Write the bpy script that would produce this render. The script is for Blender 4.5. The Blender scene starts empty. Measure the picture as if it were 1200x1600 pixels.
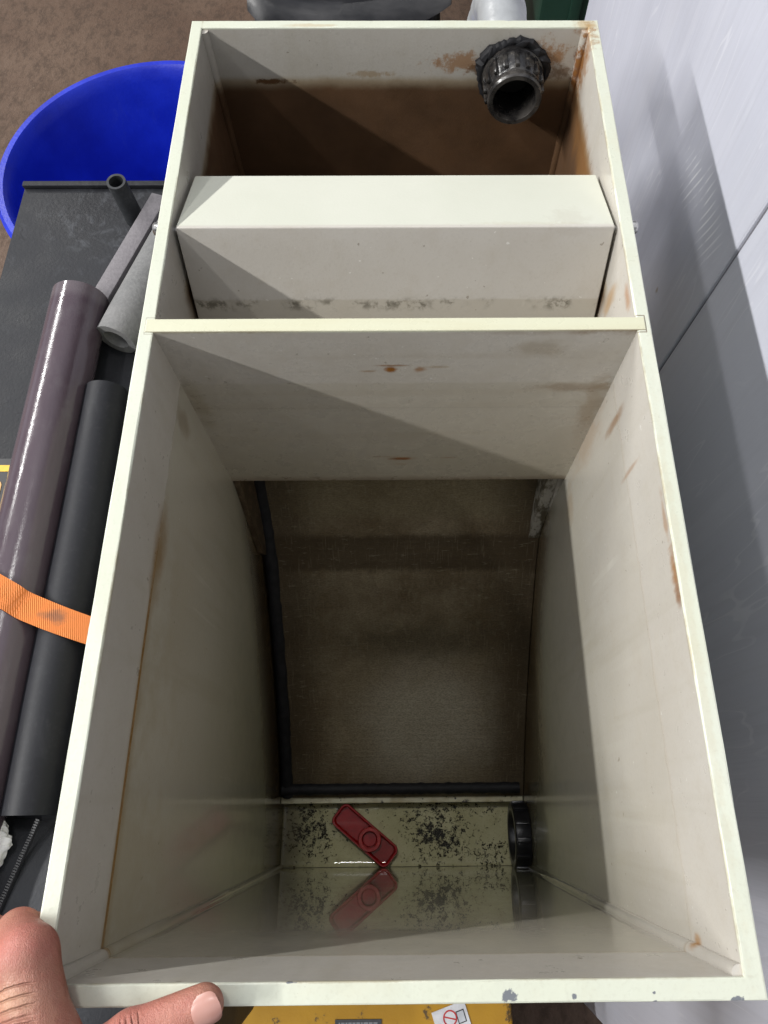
import bpy, bmesh, math, random
import numpy as np
from mathutils import Vector, Matrix
random.seed(7)
ZO = 1.02                       # the tank rim stands this high above the floor; shapes below are written relative to the rim
S = bpy.context.scene
C = S.collection

# ------------------------------------------------------------------ node helpers
class NB:
    def __init__(s, name):
        s.m = bpy.data.materials.new(name); s.m.use_nodes = True
        s.t = s.m.node_tree; s.n = s.t.nodes; s.l = s.t.links
        s.b = s.n['Principled BSDF']
        tc = s.n.new('ShaderNodeTexCoord'); s.P = tc.outputs['Object']
        sp = s.n.new('ShaderNodeSeparateXYZ'); s.l.new(s.P, sp.inputs[0])
        s.X, s.Y, s.Z = [W(s, o) for o in sp.outputs]
    def put(s, sock, v):
        if isinstance(v, W): s.l.new(v.o, sock)
        elif hasattr(v, 'is_output'): s.l.new(v, sock)
        else:
            if sock.type == 'RGBA' and len(v) == 3: v = (*v, 1)
            sock.default_value = v
    def math(s, op, *a):
        n = s.n.new('ShaderNodeMath'); n.operation = op
        for i, x in enumerate(a): s.put(n.inputs[i], x)
        return W(s, n.outputs[0])
    def ss(s, a, b, x, lin=False):                     # 0 at a, 1 at b
        n = s.n.new('ShaderNodeMapRange'); n.interpolation_type = 'LINEAR' if lin else 'SMOOTHSTEP'
        n.clamp = True
        s.put(n.inputs['Value'], x); n.inputs['From Min'].default_value = a; n.inputs['From Max'].default_value = b
        return W(s, n.outputs['Result'])
    def noise(s, scale, detail=3, rough=.55, stretch=(1, 1, 1), off=(0, 0, 0), dist=0):
        mp = s.n.new('ShaderNodeMapping'); s.l.new(s.P, mp.inputs['Vector'])
        mp.inputs['Scale'].default_value = stretch; mp.inputs['Location'].default_value = off
        n = s.n.new('ShaderNodeTexNoise'); s.l.new(mp.outputs[0], n.inputs['Vector'])
        n.inputs['Scale'].default_value = scale; n.inputs['Detail'].default_value = detail
        n.inputs['Roughness'].default_value = rough; n.inputs['Distortion'].default_value = dist
        return W(s, n.outputs[0])
    def vor(s, scale, stretch=(1, 1, 1), feature='F1'):
        mp = s.n.new('ShaderNodeMapping'); s.l.new(s.P, mp.inputs['Vector'])
        mp.inputs['Scale'].default_value = stretch
        n = s.n.new('ShaderNodeTexVoronoi'); n.feature = feature; s.l.new(mp.outputs[0], n.inputs['Vector'])
        n.inputs['Scale'].default_value = scale
        return W(s, n.outputs[0])
    def mix(s, f, a, b, blend='MIX'):
        n = s.n.new('ShaderNodeMix'); n.data_type = 'RGBA'; n.blend_type = blend
        s.put(n.inputs[0], f); s.put(n.inputs[6], a); s.put(n.inputs[7], b)
        return W(s, n.outputs[2])
    def spot(s, c, r, nz=None, amp=1.2, soft=.25):      # a blotch of its own at a place on the thing
        d = None
        for ax, cc, rr in zip((s.X, s.Y, s.Z), c, r):
            if rr is None: continue
            q = (ax - cc) * (1 / rr); q = q * q
            d = q if d is None else d + q
        d = s.math('SQRT', d)
        if nz is not None: d = d + (nz - .5) * amp
        return s.ss(1, soft, d)
    def curve(s, pts, x, lo, hi, vlo, vhi):             # y = f(x) by a float curve
        n = s.n.new('ShaderNodeFloatCurve'); cm = n.mapping.curves[0]
        pp = sorted(((a - lo) / (hi - lo), (b - vlo) / (vhi - vlo)) for a, b in pts)
        while len(cm.points) < len(pp): cm.points.new(.5, .5)
        for p, q in zip(cm.points, pp): p.location = q
        n.mapping.update()
        s.put(n.inputs['Value'], (x - lo) * (1 / (hi - lo)))
        return W(s, n.outputs[0]) * (vhi - vlo) + vlo
    def bump(s, h, dist=.001, strength=1):
        n = s.n.new('ShaderNodeBump'); n.inputs['Distance'].default_value = dist; n.inputs['Strength'].default_value = strength
        s.put(n.inputs['Height'], h); s.l.new(n.outputs[0], s.b.inputs['Normal'])
    def out(s, col=None, rough=None, spec=.5, **kw):
        if col is not None: s.put(s.b.inputs['Base Color'], col)
        if rough is not None: s.put(s.b.inputs['Roughness'], rough)
        s.b.inputs['Specular IOR Level'].default_value = spec
        for k, v in kw.items(): s.put(s.b.inputs[k.replace('_', ' ')], v)
        return s.m
class W:
    def __init__(s, nb, o): s.nb, s.o = nb, o
    def __add__(s, x): return s.nb.math('ADD', s, x)
    def __radd__(s, x): return s.nb.math('ADD', x, s)
    def __sub__(s, x): return s.nb.math('SUBTRACT', s, x)
    def __rsub__(s, x): return s.nb.math('SUBTRACT', x, s)
    def __mul__(s, x): return s.nb.math('MULTIPLY', s, x)
    def __rmul__(s, x): return s.nb.math('MULTIPLY', x, s)
    def abs(s): return s.nb.math('ABSOLUTE', s)
    def mx(s, x): return s.nb.math('MAXIMUM', s, x)
    def mn(s, x): return s.nb.math('MINIMUM', s, x)

def simple(name, col, rough=.5, var=.12, scale=60, bumpd=0, **kw):
    k = NB(name); n = k.noise(scale, 4)
    c = k.mix(k.ss(.3, .7, n), [x * (1 - var) for x in col], [min(1, x * (1 + var)) for x in col])
    if bumpd: k.bump(n, bumpd)
    return k.out(c, k.ss(0, 1, n, True) * .15 + (rough - .07), **kw)

# ------------------------------------------------------------------ mesh helpers
def link(name, bm_or_me, mat, parent=None, smooth=False, world=True):
    if isinstance(bm_or_me, bmesh.types.BMesh):
        me = bpy.data.meshes.new(name); bm_or_me.to_mesh(me); bm_or_me.free()
    else: me = bm_or_me
    o = bpy.data.objects.new(name, me); C.objects.link(o)
    if mat: me.materials.append(mat)
    for p in me.polygons: p.use_smooth = smooth
    if smooth:
        try: me.set_sharp_from_angle(angle=math.radians(38))
        except Exception: pass
    place = Vector((0, 0, ZO)) if world else Vector((0, 0, 0))
    if parent is not None:
        o.parent = parent
        w = Vector((0, 0, 0)); q = parent
        while q is not None: w += q.location; q = q.parent
        o.location = place - w if world else (0, 0, 0)
    else: o.location = place
    return o
def thing(name, label, cat, base=(0, 0, 0), group=None):
    o = bpy.data.objects.new(name, None); C.objects.link(o); o.empty_display_size = .05
    o.location = (base[0], base[1], base[2] + ZO)
    return tag(o, label, cat, group)
def tag(o, label, cat, group=None):
    o['label'] = label; o['category'] = cat
    if group: o['group'] = group
    return o
def kind(o, k): o['kind'] = k; return o
def box(bm, x0, x1, y0, y1, z0, z1, bev=0, seg=2):
    vs = [bm.verts.new((x, y, z)) for x in (x0, x1) for y in (y0, y1) for z in (z0, z1)]
    f = [(0, 1, 3, 2), (4, 6, 7, 5), (0, 4, 5, 1), (2, 3, 7, 6), (0, 2, 6, 4), (1, 5, 7, 3)]
    fs = [bm.faces.new([vs[i] for i in q]) for q in f]
    if bev:
        es = list({e for q in fs for e in q.edges})
        bmesh.ops.bevel(bm, geom=es, offset=bev, segments=seg, profile=.5, affect='EDGES')
    return bm
def B(*a, **k):
    bm = bmesh.new(); box(bm, *a, **k); bmesh.ops.recalc_face_normals(bm, faces=bm.faces); return bm
def frames(path):
    P = [Vector(p) for p in path]; T = []
    for i in range(len(P)):
        T.append((P[min(i + 1, len(P) - 1)] - P[max(i - 1, 0)]).normalized())
    u = T[0].cross(Vector((0, 0, 1)))
    if u.length < .1: u = T[0].cross(Vector((1, 0, 0)))
    u.normalize(); out = []
    for p, t in zip(P, T):
        u = (u - t * u.dot(t)).normalized(); out.append((p, t, u, t.cross(u)))
    return out
def sweep(bm, path, rad, seg=24, wall=0, jitter=0):
    fr = frames(path); rr = rad if hasattr(rad, '__len__') else [rad] * len(fr)
    def rings(sub):
        R = []
        for (p, t, u, v), r in zip(fr, rr):
            R.append([bm.verts.new(p + (u * math.cos(a) + v * math.sin(a)) * (max(r - sub, 1e-5) * (1 + random.uniform(-jitter, jitter))))
                      for a in [2 * math.pi * k / seg for k in range(seg)]])
        return R
    def skin(R, flip):
        for a, b in zip(R, R[1:]):
            for k in range(seg):
                q = [a[k], a[(k + 1) % seg], b[(k + 1) % seg], b[k]]
                bm.faces.new(q[::-1] if flip else q)
    o = rings(0); skin(o, False)
    if wall:
        i = rings(wall); skin(i, True)
        for a, b, fl in ((o[0], i[0], True), (o[-1], i[-1], False)):
            for k in range(seg):
                q = [a[k], a[(k + 1) % seg], b[(k + 1) % seg], b[k]]
                bm.faces.new(q[::-1] if fl else q)
    else:
        bm.faces.new(o[0][::-1]); bm.faces.new(o[-1])
    bmesh.ops.recalc_face_normals(bm, faces=bm.faces)
    return bm
def tube(path, rad, **k): return sweep(bmesh.new(), path, rad, **k)
def lathe(prof, centre, axis='z', seg=64, closed=True):
    bm = bmesh.new(); R = []
    for r, h in prof:
        ring = []
        for k in range(seg):
            a = 2 * math.pi * k / seg
            d = (r * math.cos(a), r * math.sin(a), h)
            if axis == 'y': d = (d[0], d[2], d[1])
            if axis == 'x': d = (d[2], d[0], d[1])
            ring.append(bm.verts.new(Vector(centre) + Vector(d)))
        R.append(ring)
    pr = list(zip(R, R[1:])) + ([(R[-1], R[0])] if closed else [])
    for a, b in pr:
        for k in range(seg): bm.faces.new([a[k], a[(k + 1) % seg], b[(k + 1) % seg], b[k]])
    bmesh.ops.recalc_face_normals(bm, faces=bm.faces); return bm
def prism(poly, z0, z1, axis='x', bev=0):
    bm = bmesh.new()
    def v(p, h): return (h, p[0], p[1]) if axis == 'x' else ((p[0], p[1], h) if axis == 'z' else (p[0], h, p[1]))
    a = [bm.verts.new(v(p, z0)) for p in poly]; b = [bm.verts.new(v(p, z1)) for p in poly]
    bm.faces.new(a); bm.faces.new(b[::-1]); n = len(poly)
    for i in range(n): bm.faces.new([a[i], b[i], b[(i + 1) % n], a[(i + 1) % n]])
    bmesh.ops.recalc_face_normals(bm, faces=bm.faces)
    if bev: bmesh.ops.bevel(bm, geom=list(bm.edges), offset=bev, segments=2, profile=.5, affect='EDGES')
    return bm
def smoothpath(pts, n):
    P = np.array(pts, float); d = np.r_[0, np.cumsum(np.linalg.norm(np.diff(P, axis=0), axis=1))]
    out = []
    for s in np.linspace(0, d[-1], n):
        i = min(max(np.searchsorted(d, s) - 1, 0), len(P) - 2); t = (s - d[i]) / (d[i + 1] - d[i])
        p0 = P[max(i - 1, 0)]; p1 = P[i]; p2 = P[i + 1]; p3 = P[min(i + 2, len(P) - 1)]
        m1 = (p2 - p0) / 2; m2 = (p3 - p1) / 2
        out.append((2 * t**3 - 3 * t**2 + 1) * p1 + (t**3 - 2 * t**2 + t) * m1 + (-2 * t**3 + 3 * t**2) * p2 + (t**3 - t**2) * m2)
    return [tuple(p) for p in out]

# ------------------------------------------------------------------ dimensions (metres, from the rim)
HW, L, T, D = .1725, .700, .0095, .658
IX = HW - T
PROF = [(.452, -.205), (.44, -.245), (.412, -.308), (.382, -.371), (.350, -.414), (.322, -.445), (.278, -.490), (.207, -.553), (.15, -.596), (.097, -.630)]
RUST = (.30, .135, .035); BROWN = (.055, .031, .016)

# ------------------------------------------------------------------ tank materials
def plastic(k, wl=True):
    """cream polypropylene with the film of use; returns colour, roughness and a few noises"""
    n1 = k.noise(7, 4); n2 = k.noise(60, 4, .6); n3 = k.noise(450, 2)
    inner = k.ss(-.0006, -.002, k.Z)
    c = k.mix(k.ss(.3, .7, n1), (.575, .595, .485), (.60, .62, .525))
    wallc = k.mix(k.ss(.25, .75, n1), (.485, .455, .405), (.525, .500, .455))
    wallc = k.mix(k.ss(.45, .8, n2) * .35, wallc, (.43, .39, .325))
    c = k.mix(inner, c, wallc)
    c = k.mix(k.ss(.5, .75, n3) * .12, c, (.32, .29, .22))
    sp_ = k.noise(170, 2, .5, off=(3, 3, 9)); c = k.mix(k.ss(.735, .765, sp_) * inner * .55, c, (.16, .13, .09))
    sp2 = k.noise(210, 2, .5, off=(8, 1, 4)); c = k.mix(k.ss(.75, .77, sp2) * inner * .6, c, (.74, .73, .69))
    sc_ = k.noise(70, 2, .5, stretch=(1.5, 1.5, .05), off=(5, 2, 2)); c = k.mix(k.ss(.69, .73, sc_) * inner * k.ss(.5, .65, n1) * .35, c, (.70, .68, .63))
    return c, n1, n2, n3, inner
def m_shell():
    k = NB('cream_tank_plastic'); c, n1, n2, n3, inner = plastic(k)
    streak = k.noise(24, 4, .6, stretch=(1, 1.6, .12)); streak2 = k.noise(60, 3, .6, stretch=(1, 1, .06), off=(3, 1, 2))
    left = k.ss(-.15, -.158, k.X); right = k.ss(.15, .158, k.X); front = k.ss(.016, .012, k.Y); back = k.ss(.685, .688, k.Y)
    main = k.ss(.384, .379, k.Y)
    # film below the working water level
    wl = k.Z + (n2 - .5) * .004
    under = k.ss(-.0605, -.0635, wl) * main
    c = k.mix(under * (.5 - right * .38), c, (.43, .40, .31))
    c = k.mix(k.ss(.0035, .0005, (wl + .062).abs()) * main * (right * .4 + front * .9) * .22, c, (.36, .26, .15))
    # ochre scum line and tinted film on the left wall
    ln = k.ss(.0026, .0010, (k.Z + .0615 + (n1 - .5) * .002).abs()) * left * k.ss(.275, .19, k.Y) * k.ss(.006, .018, k.Y)
    c = k.mix(k.ss(-.058, -.066, k.Z) * k.ss(-.22, -.07, k.Z) * left * k.ss(.33, .22, k.Y) * k.ss(.35, .65, n1 + (n2 - .5) * .4) * .4, c, (.30, .25, .15))
    c = k.mix(k.spot((-.16, .245, -.066), (None, .045, .017), n2, 1.2, .1) * left * .75, c, (.26, .16, .07))
    c = k.mix(k.ss(.009, 0, (k.Z + .0635 + (n2 - .5) * .006).abs()) * left * k.ss(.30, .2, k.Y) * k.ss(.006, .018, k.Y) * .45, c, (.27, .19, .09)); c = k.mix(ln * .95, c, (.26, .14, .032))
    c = k.mix(k.spot((-.16, .355, -.078), (None, .012, .022), n2, 1.2) * left * .6, c, (.22, .17, .11))
    # soft vertical runs
    c = k.mix(k.ss(.52, .72, streak) * inner * .25, c, (.36, .33, .25))
    c = k.mix(k.ss(.58, .7, streak2) * right * main * .10, c, (.62, .60, .55))
    # grime low in the tank and beside the screen, with some shade put into the colour
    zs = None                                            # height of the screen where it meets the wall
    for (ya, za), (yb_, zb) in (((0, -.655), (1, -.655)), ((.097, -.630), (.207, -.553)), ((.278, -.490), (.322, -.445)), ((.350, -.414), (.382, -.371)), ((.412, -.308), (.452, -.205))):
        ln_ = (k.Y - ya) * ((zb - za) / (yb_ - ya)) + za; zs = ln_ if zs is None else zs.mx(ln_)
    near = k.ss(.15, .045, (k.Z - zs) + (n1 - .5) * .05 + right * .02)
    c = k.mix(k.ss(-.10, -.60, k.Z + (n1 - .5) * .12) * main * .85, c, (.325, .325, .205))  # olive film, with the greenish tint of deep shade painted in
    c = k.mix(k.ss(-.40, -.47, k.Z + (streak - .5) * .03) * right * main * k.ss(.06, .14, k.Y) * .45, c, (.20, .145, .07))  # brown stain and a lamp's shadow line, both put into the colour
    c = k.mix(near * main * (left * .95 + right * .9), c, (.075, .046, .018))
    tr = k.ss(-.6285, -.6305, k.Z) * main
    c = k.mix(tr * k.ss(-.640, -.6575, k.Z) * .5, c, (.20, .17, .09))
    nr = k.noise(130, 5, .75)
    # back chamber: brown deposit below its water line
    bk = k.ss(.44, .46, k.Y); zz = k.Z + (n1 - .5) * .008 + (n2 - .5) * .006
    c = k.mix(k.ss(-.041, -.049, zz) * bk * .7, c, (.30, .22, .115))
    dep = k.mix(k.ss(.3, .7, k.noise(16, 4, .6)), (.082, .043, .020), (.125, .066, .032))
    c = k.mix(k.ss(-.0445, -.058, zz - (right + left) * (n2 - .5) * .02) * bk, c, dep)
    c = k.mix(k.spot((.163, .60, -.06), (.02, .10, .03), k.noise(40, 4, .6, stretch=(1, 2, .25)), 1.2) * right * bk * .75, c, (.23, .11, .035))
    for q, r, col, a in [((-.112, .69, -.0475), (.016, None, .0022), (.10, .045, .016), .95), ((.056, .69, -.030), (.022, None, .008), RUST, .75),
                         ((.078, .69, -.036), (.012, None, .006), (.12, .06, .025), .7), ((.128, .69, -.026), (.018, None, .013), RUST, .8),
                         ((.146, .69, -.040), (.012, None, .007), (.16, .09, .04), .7), ((-.02, .69, -.041), (.02, None, .003), (.30, .2, .09), .6),
                         ((.163, .688, -.033), (.006, .014, .025), (.20, .075, .02), .95), ((.163, .675, -.02), (.01, .012, .03), RUST, .6),
                         ((.163, .692, -.003), (.008, .01, .004), RUST, .6)]:
        c = k.mix(k.spot(q, [None if v is None else v * 1.35 for v in r], nr, 2.9, .35) * a * bk, c, col)
    # rust and dirt marks on the right wall
    n5 = k.noise(90, 4, .65, stretch=(1, 1, .35))
    for q, r, a, col in [((.163, .349, -.070), (None, .006, .032), .75, (.27, .15, .07)), ((.163, .300, -.052), (None, .003, .025), .5, RUST),
                         ((.163, .372, -.15), (None, .022, .075), .4, (.40, .26, .15)), ((.163, .212, -.0035), (None, .022, .009), .85, RUST),
                         ((.163, .245, -.006), (None, .02, .004), .5, RUST), ((.163, .196, -.004), (None, .012, .006), .7, (.22, .10, .04)),
                         ((.163, .440, -.043), (None, .009, .024), .75, (.42, .25, .10)), ((.163, .415, -.009), (None, .015, .008), .7, (.38, .18, .07)),
                         ((.160, .0155, -.054), (.008, .006, .008), .95, (.36, .17, .03)), ((.16, .35, -.225), (None, .03, .02), .4, (.30, .2, .1)),
                         ((-.163, .45, -.075), (None, .02, .02), .5, (.25, .19, .12))]:
        c = k.mix(k.spot(q, r, n5, 1.5, .15) * inner * a * (right if q[0] > 0 else left), c, col)
    rimn = k.noise(14, 5, .7, off=(1, 5, 2)); rimf = k.noise(320, 4, .75)
    c = k.mix((1 - inner) * k.ss(.5, .72, rimn) * .30, c, (.55, .52, .37)); c = k.mix((1 - inner) * k.ss(.66, .74, rimf) * k.ss(.45, .6, rimn) * .6, c, (.25, .21, .14))
    edge = k.ss(.0010, .0002, (k.X.abs() - IX).abs() + (rimf - .5) * .0012).mx(k.ss(.0010, .0002, (k.Y - T).abs() + (rimf - .5) * .0012)) * k.ss(-.0035, -.0008, k.Z)
    c = k.mix(edge * k.ss(.42, .6, rimn) * .55, c, (.30, .24, .14))
    # chips and slot lines on the rim
    n6 = k.noise(260, 3, .6)
    for x, y, rx, ry in [(.0518, .0035, .0042, .0032), (.0822, .0027, .0012, .0011), (.1194, 0, .0015, .0008), (.1197, .0036, .0009, .0007), (.158, .0003, .004, .0016), (-.05, .0092, .004, .0006)]:
        c = k.mix(k.spot((x, y, 0), (rx, ry, .002), n6, 3.2, .6) * .9, c, (.11, .12, .15))
    for q, r, a in [((-.07, .6935, 0), (.03, .003, .003), .4), ((.16, .694, 0), (.015, .008, .003), .6), ((.166, .18, 0), (.004, .2, .002), .15)]:
        c = k.mix(k.spot(q, r, n5, 1.8) * a, c, (.42, .28, .12))
    for sx in (-1, 1):
        e = (k.X * sx - .1688).abs()
        ring = (k.ss(.0006, .0003, e) * k.ss(.0071, .0067, (k.Y - .3843).abs())).mx(k.ss(.0006, .0003, ((k.Y - .3843).abs() - .0068).abs()) * k.ss(.1625, .163, k.X * sx) * k.ss(.1692, .1688, k.X * sx))
        c = k.mix(ring * (.85 if sx > 0 else .35) * k.ss(-.002, -.001, k.Z), c, (.20, .16, .11))
    outer = (k.ss(.1680, .1688, k.X.abs()).mx(k.ss(.6955, .6965, k.Y)).mx(k.ss(.0045, .0035, k.Y))) * k.ss(-.0008, -.0015, k.Z)
    c = k.mix(outer, c, k.mix(k.ss(.3, .7, n1), (.55, .565, .46), (.60, .615, .52))); k.bump(n3 * .3 + n2 * .5, .00025)
    r = k.ss(.3, .7, n2) * .10 + .27 - under * .10 - front * under * .07
    r = r + bk * k.ss(-.045, -.06, k.Z) * .25
    wet = (under * (front * .9 + left * .45 + right * .35)) * k.ss(-.06, -.22, k.Z)
    k.put(k.b.inputs['Coat Weight'], wet); k.put(k.b.inputs['Coat Roughness'], (1 - front) * .014 + .005); k.b.inputs['Coat IOR'].default_value = 1.6
    return k.out(c, r.mx(.05), .5)
def m_divider():
    k = NB('cream_divider_plastic'); c, n1, n2, n3, inner = plastic(k)
    hz = k.noise(30, 4, .6, stretch=(.12, 1, 2.5)); n5 = k.noise(120, 4, .7, stretch=(.6, 1, 1))
    fr = k.ss(.3795, .379, k.Y)
    top = k.ss(-.001, 0, k.Z)
    c = k.mix(top * .8, c, k.mix(k.ss(.4, .7, hz), (.60, .59, .43), (.55, .51, .33)))
    c = k.mix(k.ss(-.061, -.0645, k.Z + (n2 - .5) * .003) * .30, c, (.37, .335, .25))
    c = k.mix(k.ss(.0012, .0002, (k.Z + .0985).abs()) * .25, c, (.26, .24, .19))
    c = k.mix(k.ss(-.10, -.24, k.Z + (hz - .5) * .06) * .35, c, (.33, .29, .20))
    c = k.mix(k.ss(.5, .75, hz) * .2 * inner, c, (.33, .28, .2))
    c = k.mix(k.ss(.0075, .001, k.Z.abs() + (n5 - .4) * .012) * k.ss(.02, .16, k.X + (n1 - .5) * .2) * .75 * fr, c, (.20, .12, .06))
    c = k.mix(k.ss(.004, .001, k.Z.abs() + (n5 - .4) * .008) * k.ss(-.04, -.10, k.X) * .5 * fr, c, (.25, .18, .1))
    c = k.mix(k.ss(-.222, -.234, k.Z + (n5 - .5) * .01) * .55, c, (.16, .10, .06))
    for q, r, col, a in [((-.0046, 0, -.0450), (.006, None, .0045), (.26, .105, .02), 1), ((-.004, 0, -.040), (.017, None, .0015), (.24, .12, .05), .7), ((.0165, 0, -.0452), (.006, None, .004), RUST, .75),
                         ((-.022, 0, -.047), (.008, None, .0016), (.28, .17, .08), .6), ((.03, 0, -.042), (.012, None, .002), (.3, .2, .1), .5),
                         ((.0032, 0, -.1873), (.017, None, .0045), (.23, .09, .02), 1), ((-.014, 0, -.184), (.016, None, .0015), (.25, .12, .05), .6), ((.0455, 0, -.1865), (.010, None, .0018), (.26, .14, .06), .7),
                         ((.002, 0, -.199), (.010, None, .0022), (.3, .16, .06), .5),
                         ((.137, 0, -.070), (.05, None, .009), (.24, .17, .11), .55), ((.10, 0, -.02), (.03, None, .012), (.3, .25, .18), .5), ((.155, 0, -.1), (.012, None, .06), (.27, .19, .11), .5),
                         ((-.157, 0, -.09), (.012, None, .05), (.23, .18, .1), .4)]:
        c = k.mix(k.spot(q, r, n5, 1.5, .2) * a * fr, c, col)
    k.bump(n3 * .3 + n2 * .5, .00025)
    return k.out(c, k.ss(.3, .7, n2) * .12 + .24)
def m_flap():
    k = NB('cream_flap_plastic'); c, n1, n2, n3, inner = plastic(k)
    clean = k.ss(.4745, .478, k.Y)
    c = k.mix(clean, c, k.mix(k.ss(.3, .7, n1), (.56, .57, .485), (.60, .605, .525)))
    n5 = k.noise(160, 4, .7); n6 = k.noise(38, 3, .6)
    c = k.mix(k.ss(.004, .001, k.Z.abs() - .0005) * .3, c, (.66, .66, .59))
    band = k.ss(-.0575, -.0595, k.Z + (n2 - .5) * .003)
    c = k.mix(band * .45 * (1 - clean), c, (.36, .32, .24))
    c = k.mix(k.ss(.008, 0, (k.Z + .0625).abs()) * k.ss(.42, .6, n6) * k.ss(.42, .62, n5) * .8 * (1 - clean), c, (.09, .08, .055))
    c = k.mix(k.ss(-.05, -.06, k.Z) * k.ss(.715, .74, n5) * k.ss(.48, .58, n6) * (1 - clean), c, (.035, .03, .022))
    c = k.mix(k.spot((.147, 0, -.021), (.012, .012, .008), n5, 2.0) * .65, c, (.22, .18, .12))
    c = k.mix(k.spot((.128, 0, -.006), (.02, None, .006), n5, 2.0) * .15, c, (.3, .25, .18))
    c = k.mix(k.spot((.1, .478, 0), (.06, .003, None), n5, 2.4) * .15, c, (.4, .34, .22))
    k.bump(n3 * .3 + n2 * .5, .00025)
    return k.out(c, k.ss(.3, .7, n2) * .1 + .30)
def m_screen():
    k = NB('wedge_wire_screen'); n1 = k.noise(13, 4, .6); n2 = k.noise(60, 5, .65); n3 = k.noise(300, 3, .6, stretch=(.25, 1, 1))
    run = k.noise(120, 4, .7, stretch=(1, .35, .35), off=(5, 0, 0)); gr = k.noise(700, 2, .8, stretch=(.5, 1, 1)); gv = k.noise(500, 2, .7, stretch=(1, .08, .08))
    c = k.mix(k.ss(.3, .72, n1), (.135, .100, .058), (.27, .225, .150))
    c = k.mix(k.ss(.45, .75, n2) * .6, c, (.15, .115, .068))
    patch = k.spot((.03, .185, 0), (.125, .100, None), n1, 1.0, .3)
    c = k.mix(patch * .75, c, k.mix(n2, (.40, .365, .29), (.52, .48, .385)))
    c = k.mix(k.ss(.006, .0, (k.Y - .36).abs() + (n2 - .5) * .01 - .012) * .8, c, (.050, .034, .018))
    c = k.mix(k.ss(.385, .392, k.Y) * .5, c, (.21, .18, .11))
    c = k.mix(k.spot((.03, .275, 0), (.14, .030, None), n2, 1.6, .1) * .6, c, (.085, .072, .045))
    c = k.mix(k.ss(.52, .66, run) * k.ss(.20, .31, k.Y) * k.ss(.345, .335, k.Y) * .4, c, (.26, .23, .15))
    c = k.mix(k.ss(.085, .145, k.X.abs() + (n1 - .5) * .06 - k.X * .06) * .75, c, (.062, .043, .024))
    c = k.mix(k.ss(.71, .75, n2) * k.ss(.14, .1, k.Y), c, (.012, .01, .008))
    c = k.mix(k.ss(.62, .68, n3) * .3, c, (.32, .29, .21))
    c = k.mix(k.ss(.35, .7, gr) * .45, c, (.035, .026, .015)); c = k.mix(k.ss(.55, .75, gv) * .18, c, (.34, .30, .21))
    s = k.math('SINE', (k.Y - k.Z) * 4200.0)
    k.bump(s * .12 + n3 * 1.5 + n2, .00035)
    return k.out(c, k.ss(.3, .7, n2) * .2 + .40, .25)
def m_trough():
    k = NB('trough_floor_plastic'); n1 = k.noise(22, 4, .6); n2 = k.noise(210, 6, .75); n3 = k.noise(520, 3, .7); n4 = k.noise(60, 4, .6)
    c = k.mix(k.ss(.3, .7, n1), (.58, .545, .335), (.70, .665, .445))
    c = k.mix(k.ss(.5, .7, n4) * .4, c, (.42, .37, .21))
    d = k.ss(.06, 0, k.math('SQRT', (k.X - .05) * (k.X - .05) * .55 + (k.Y - .05) * (k.Y - .05))) * .115
    d2 = k.ss(.055, 0, k.math('SQRT', (k.X + .125) * (k.X + .125) * .7 + (k.Y - .05) * (k.Y - .05))) * .115
    d3 = k.ss(.04, 0, k.math('SQRT', (k.X - .12) * (k.X - .12) + (k.Y - .022) * (k.Y - .022))) * .10
    d4 = k.ss(.02, 0, (k.Y - .085).abs()) * .045
    m = k.ss(.595, .635, n2 * .72 + n3 * .28 + (n4 - .5) * .25 + d + d2 + d3 + d4)
    c = k.mix(m, c, (.014, .012, .009))
    c = k.mix(k.ss(.11, .16, k.X * -1 + (n1 - .5) * .05) * .75, c, (.10, .075, .035))
    c = k.mix(k.ss(.55, .7, n3) * .35, c, (.25, .19, .09))
    k.bump(m, .0006)
    return k.out(c, .4, .1)
def m_ledge():
    k = NB('ledge_plastic'); n2 = k.noise(120, 5, .7); n4 = k.noise(50, 4)
    c = k.mix(k.ss(.4, .7, n4), (.60, .57, .40), (.42, .36, .2))
    c = k.mix(k.ss(.60, .66, n2), c, (.03, .025, .018))
    return k.out(c, .35)
def m_bracket():
    k = NB('dirty_bracket_plastic'); n2 = k.noise(110, 5, .7, stretch=(1, 1, .5))
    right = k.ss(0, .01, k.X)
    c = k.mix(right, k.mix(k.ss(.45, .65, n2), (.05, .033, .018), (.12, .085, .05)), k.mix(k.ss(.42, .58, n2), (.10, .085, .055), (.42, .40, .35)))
    return k.out(c, .5)

M = dict(shell=m_shell(), divider=m_divider(), flap=m_flap(), screen=m_screen(), trough=m_trough(), ledge=m_ledge(), bracket=m_bracket())
M['bead'] = M['shell']
M['rubber'] = simple('black_rubber', (.016, .016, .018), .6, .3, 90, .0006)
M['rubber'].node_tree.nodes['Principled BSDF'].inputs['Specular IOR Level'].default_value = .25
def m_coupling():
    k = NB('black_coupling_plastic'); n = k.noise(160, 4, .6); n2 = k.noise(45, 3)
    c = k.mix(k.ss(.45, .7, n2 + (n - .5) * .3), (.014, .013, .013), (.055, .050, .046))
    c = k.mix(k.ss(.62, .72, n) * .5, c, (.10, .08, .06)); k.bump(n, .0004)
    return k.out(c, k.ss(.3, .7, n) * .15 + .13, .6)
M['coupling'] = m_coupling()
M['nut'] = simple('black_nut_plastic', (.013, .013, .015), .3, .3, 120, .0002)
def m_red():
    k = NB('red_handle_plastic'); n = k.noise(120, 4)
    c = k.mix(k.ss(.4, .75, n), (.36, .007, .009), (.27, .006, .008)); k.b.inputs['Coat Weight'].default_value = .6; k.b.inputs['Coat Roughness'].default_value = .04; k.bump(n, .0003); return k.out(c, .2, .3)
M['red'] = m_red()
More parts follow.
